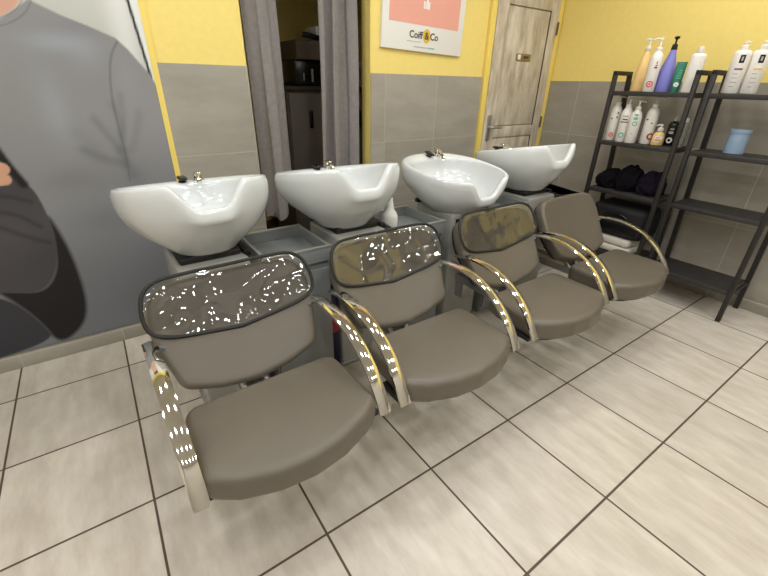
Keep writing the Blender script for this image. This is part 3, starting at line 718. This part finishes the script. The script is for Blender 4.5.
# top board, right unit
for y, bar, lab in ((.992, 'purple_print', 'white litre bottle with a purple bar on the right top board'), (.916, 'yellow_print', 'white litre bottle with a yellow bar on the right top board')):
    q = bottle('lotion_bottle', (XT+(.02 if y < .95 else -.02), y, S1+.002), cyl(.041, .225, .014, .022), M['white_plastic'], lab, group=GT, rz=AV)
    pump(q, .222, M['white_plastic'], .022, -PI/2+.4, .028)
    b = MB(); patch(b, .041, -.35, .25, .155, .195); b.build('logo_square', M['black'], q)
    b = MB(); patch(b, .041, -.15, .05, .165, .186, .0012); b.build('logo_mark', M['pale_print'], q)
    b = MB(); patch(b, .041, -.5, .45, .12, .129); b.build('colour_bar', M[bar], q)
    b = MB()
    for k in range(4): patch(b, .041, -.1-.1*(k % 3), .4, .10-.022*k, .104-.022*k)
    b.build('print_marks', M['pale_print'], q)
# second board, left unit
G2 = 'bottles on the second board'
def pumpb(y, h, col, lab, x=3.12, r=.035, pw=.04):
    q = bottle('pump_bottle', (x, y, S2), cyl(r, h, .016, .055), M['white_plastic'], lab, group=G2, rz=AV)
    pump(q, h-.003, M['white_plastic'], pw, -PI/2+.2, .045)
    return q
q = pumpb(1.598, .235, 'red', 'white pump bottle with a red ring, leftmost on the second board')
b = MB(); ring_mark(b, .035, .0, .04, .015, .009); ring_mark(b, .035, 0, .04, .005, .001); b.build('ring_emblem', M['red'], q)
for q_ in ((-.5, -.2, .15, .16), (-.5, -.3, .175, .19), (.4, .7, .14, .15)):
    b = MB(); patch(b, .035, *q_); b.build('print_mark', M['grey_print'], q)
q = pumpb(1.513, .225, 'mint', 'white pump bottle with dark stripes and a mint ring on the second board', 3.10)
b = MB(); ring_mark(b, .035, .1, .045, .018, .011); b.build('ring_emblem', M['mint'], q)
b = MB(); patch(b, .035, -.6, .8, .126, .133); patch(b, .035, -.4, .5, .142, .150); patch(b, .035, -.4, .6, .165, .169); b.build('print_marks', M['grey_print'], q)
q = pumpb(1.442, .212, 'mint', 'white pump bottle with tall mint lettering on the second board', 3.09, .036)
b = MB(); ring_mark(b, .036, -.05, .125, .015, .009); patch(b, .036, -.35, .35, .15, .165); patch(b, .036, -.3, .3, .175, .185); patch(b, .036, -.1, .15, .06, .064); b.build('print_marks', M['mint'], q)
q = pumpb(1.362, .235, 'maroon', 'white pump bottle with a maroon ring right of the mint lettered bottle', 3.14, .037, .055)
b = MB(); ring_mark(b, .037, -.55, .05, .022, .012); b.build('ring_emblem', M['maroon'], q)
for q_ in ((-.3, .0, .13, .136), (.5, .9, .15, .158)):
    b = MB(); patch(b, .037, *q_); b.build('print_mark', M['grey_print'], q)
q = bottle('soap_dispenser', (3.13, 1.283, S2), [(.026, 0), (.034, .002), (.036, .01), (.036, .05), (.028, .075), (.014, .086), (.012, .09)], M['amber'], 'small amber soap pump bottle on the second board', 'soap bottle', G2, AV, .7, 1.0)
pump(q, .088, M['white_plastic'], .03, PI/2+.2, .03)
b = MB(); b.box(-.0262, -.0256, -.022, .022, .02, .058, .0002); b.build('label', M['paper'], q)
b = MB(); b.box(-.0268, -.0262, -.018, .018, .028, .040, .0002); b.box(-.0268, -.0262, -.010, .016, .045, .052, .0002); b.build('label_print', M['orange'], q)
q = bottle('dark_bottle', (3.20, 1.235, S2), cyl(.034, .155, .013, .03), M['black'], 'black bottle with a white ring beside the shelf post', group=G2, rz=AV)
b = MB(); ring_mark(b, .034, .25, .035, .018, .009); b.build('ring_emblem', M['paper'], q)
b = MB(); patch(b, .034, -.1, .7, .075, .09); patch(b, .034, -.1, .6, .10, .108); b.build('print_marks', M['pale_print'], q)
MB().lathe([(.014, 0), (.015, .002), (.014, .03)], (0, 0, .153), 16).build('cap', M['pale_print'], q)
q = bottle('spray_bottle', (3.15, 1.155, S2), cyl(.024, .15, .011, .03), M['glass'], 'slim clear bottle behind the right post of the left shelf unit', group=G2, rz=AV)
MB().lathe([(.012, 0), (.013, .002), (.011, .028)], (0, 0, .149), 16).build('cap', M['white_plastic'], q)
# tin on the right unit
tn = empty('tin', (3.17, .865, S2), 0, 'pale blue lidded tin on the right shelf unit', 'tin')
MB().lathe([(.048, 0), (.050, .002), (.050, .118), (.049, .120)], (0, 0, 0), 36).build('tin_body', M['blue_tin'], tn)
MB().lathe([(.052, 0), (.0525, .002), (.0525, .020), (.050, .024)], (0, 0, .112), 36).build('lid', M['blue_tin'], tn)
# white pump bottle on the tray
tb = bottle('pump_bottle', (1.200, 1.668, .6495), [(.03, 0), (.043, .002), (.0455, .008), (.0455, .055), (.040, .070), (.026, .090), (.021, .11), (.018, .135), (.015, .142)], M['soft_white'], 'milky white nozzle bottle standing on the tray between the basins', rz=0)
b = MB(); b.lathe([(.017, 0), (.017, .010), (.008, .020), (.006, .036), (.004, .044)], (0, 0, .140), 18); b.tube([(0, 0, .180), (.004, -.004, .190), (.012, -.012, .197)], [.006, .007, .004]); b.build('nozzle', M['white_plastic'], tb)

# ------------------------------------------------------------------ ladder shelves
XF, XRT, XRB = 3.045, 3.235, 3.365
def make_shelf(W):
    r = empty('ladder_shelf', (0, 0, 0)); h = .013
    xr = lambda z: XRB+(XRT-XRB)*z/1.42
    for s in (-1, 1):
        y = s*(W/2-h)
        b = MB(); b.box(XF-h, XF+h, y-h, y+h, 0, 1.432, .002); b.build('front_post', M['black_metal'], r, off=(3.2, 0, 0))
        b = MB(); L = [[(xr(z)+dx, y+dy, z) for dx, dy in ((-h, -h), (h, -h), (h, h), (-h, h))] for z in (0, 1.41)]
        b.rings(L); b.build('rear_post', M['black_metal'], r, off=(3.2, 0, 0), ang=20)
        b = MB(); b.box(XF-h, xr(1.42)+h, y-h, y+h, 1.408, 1.434, .002); b.build('top_bar', M['black_metal'], r, off=(3.2, 0, 0))
        for z in (S1, S2, S3, S4): MB().box(XF+h, xr(z)-h, y-.009, y+.009, z-.028, z-.010).build('side_rail', M['black_metal'], r, off=(3.2, 0, 0), smooth=False)
    for z in (S1, S2, S3, S4):
        b = MB(); b.box(XF+.005, xr(z)-.006, -W/2+2*h+.001, W/2-2*h-.001, z-.010, z, .001); b.box(XF-h, XF+h*.4, -W/2+2*h, W/2-2*h, z-.026, z+.001, .002)
        b.build('shelf_board', M['shelf_board'], r, off=(3.2, 0, 0))
    return r
sh = make_shelf(.52)
for i, (y, lab) in enumerate(((1.385, 'left black ladder shelf holding pump bottles and dark towels'), (.81, 'right black ladder shelf with mostly empty lower boards'))):
    s_ = sh if i == 0 else copy_tree(sh)
    s_.location = (3.2, y, 0); tag(s_, lab, 'shelf unit', 'ladder shelves')

# towels, bag, boxes in the left shelf unit
def lump(name, c, s, m, label, cat, seed, group=None, rz=0, amp=.30):
    r = random.Random(seed); bm = bmesh.new(); bmesh.ops.create_icosphere(bm, subdivisions=5, radius=1)
    wv = [(Vector((r.uniform(-1, 1), r.uniform(-1, 1), r.uniform(-1, 1))).normalized(), r.uniform(2.5, 11), r.uniform(0, 6)) for _ in range(16)]
    for v in bm.verts:
        d = sum(abs(math.sin(v.co.dot(w)*k+p_))/(k**.6) for w, k, p_ in wv)/4.2-.5
        q = v.co*(1+amp*2.2*d)
        z = q.z if q.z > -.55 else -.55
        v.co = Vector((q.x*s[0], q.y*s[1], (z+.55)*s[2]/1.55))
    me = bpy.data.meshes.new(name); bm.to_mesh(me); bm.free(); me.materials.append(m); me.shade_smooth()
    o = bpy.data.objects.new(name, me); COL.objects.link(o); o.location = c; o.rotation_euler.z = rz
    return tag(o, label, cat, group)
lump('crumpled_towel', (3.18, 1.545, S3+.001), (.09, .072, .115), M['towel_black'], 'black crumpled towel at the left of the dark heap on the third board', 'towel', 1, 'dark towels')
lump('crumpled_towel', (3.17, 1.40, S3+.001), (.09, .074, .155), M['towel_black'], 'tallest black crumpled towel in the middle of the heap', 'towel', 2, 'dark towels')
lump('crumpled_towel', (3.18, 1.25, S3+.001), (.09, .072, .14), M['towel_plum'], 'plum-black crumpled towel at the right of the heap', 'towel', 3, 'dark towels')
bg = empty('black_holdall', (3.20, 1.37, S4+.115), 0, 'black glossy holdall on the white towels under the third shelf board', 'bag')
MB().box(-.13, .13, -.205, .205, 0, .235, .05, seg=4).build('bag_body', M['matte_black'], bg)
b = MB(); b.tube(bez([(-.132, -.10, .12), (-.155, -.08, .20), (-.155, .08, .20), (-.132, .10, .12)], 16), .008); b.build('handle', M['black'], bg)
MB().box(-.136, -.128, -.16, .16, .05, .10, .003).build('pocket', M['black'], bg)
for k, (z, lab) in enumerate(((S4+.001, 'folded white towel at the bottom under the black holdall'), (S4+.0575, 'folded white towel directly beneath the black holdall'))):
    MBt = MB(); MBt.box(-.13, .12, -.17, .17, 0, .054, .02, seg=3)
    t_ = MBt.build('folded_towel', M['towel_white'], loc=(3.18+.01*k, 1.38+.02*k, z)); tag(t_, lab, 'towel', 'folded white towels')
# trolley behind the farthest chair
tr = empty('salon_trolley', (2.82, 1.83, 0), math.radians(-14), 'black wheeled trolley behind the farthest chair', 'trolley')
b = MB(); b.box(-.16, .16, -.20, .20, .555, .570, .004)
b.box(-.16, -.148, -.20, .20, .57, .625, .003); b.box(.148, .16, -.20, .20, .57, .625, .003); b.box(-.148, .148, -.20, -.188, .57, .625, .003); b.box(-.148, .148, .188, .20, .57, .625, .003)
b.build('top_tray', M['matte_black'], tr)
for z in (.20, .38): MB().box(-.145, .145, -.19, .19, z, z+.12, .008).build('drawer', M['matte_black'], tr)
for sx in (-1, 1):
    for sy in (-1, 1):
        MB().box(sx*.15-.01, sx*.15+.01, sy*.185-.01, sy*.185+.01, .06, .56, .002).build('post', M['shell'], tr)
        MB().lathe([(.024, -.010), (.028, -.006), (.028, .006), (.024, .010)], (0, 0, 0), 18).build('caster', M['black'], tr, loc=(sx*.15, sy*.185, .029), rot=(PI/2, 0, 0))
MB().tube([(-.10, -.12, .595), (-.02, .10, .598)], .022, 12).build('grip_bar', M['black'], tr)

# ------------------------------------------------------------------ lights the room has
def downlight(x, y, r_=.092):
    r = empty('ceiling_spotlight', (x, y, ZC), 0, 'round white recessed spotlight in the ceiling', 'ceiling light', 'ceiling spotlights')
    MB().lathe([(r_, -.004), (r_+.002, -.012), (r_+.018, -.012), (r_+.022, -.004), (r_+.022, 0), (r_, 0), (r_, -.004)], n=24).build('trim_ring', M['rim'], r)
    b = MB(); b.add([(r_*math.cos(-2*PI*k/16), r_*math.sin(-2*PI*k/16), -.005) for k in range(16)], [tuple(range(16))]); b.build('diffuser', M['led'], r, smooth=False)
for x in (-1.4, -.32, .76, 1.84, 2.92):
    for y in (-1.9, -.95, 0, .95): downlight(x, y)
for x, y in ((-.55, 1.75), (.4, 1.85), (1.45, 1.55), (2.4, 1.45)): downlight(x, y)

w = bpy.data.worlds.new('world'); SC.world = w; w.use_nodes = True
w.node_tree.nodes['Background'].inputs[0].default_value = (1, .97, .92, 1); w.node_tree.nodes['Background'].inputs[1].default_value = .3
vs = SC.view_settings
vs.view_transform = 'Standard'; vs.look = 'None'; vs.gamma = 1; vs.use_curve_mapping = False; vs.exposure = 0.07
SC.display_settings.display_device = 'sRGB'
SC.cycles.max_bounces = 10; SC.cycles.transparent_max_bounces = 12
SC.cycles.sample_clamp_indirect = 6
try:
    SC.cycles.use_denoising = True
except Exception: pass
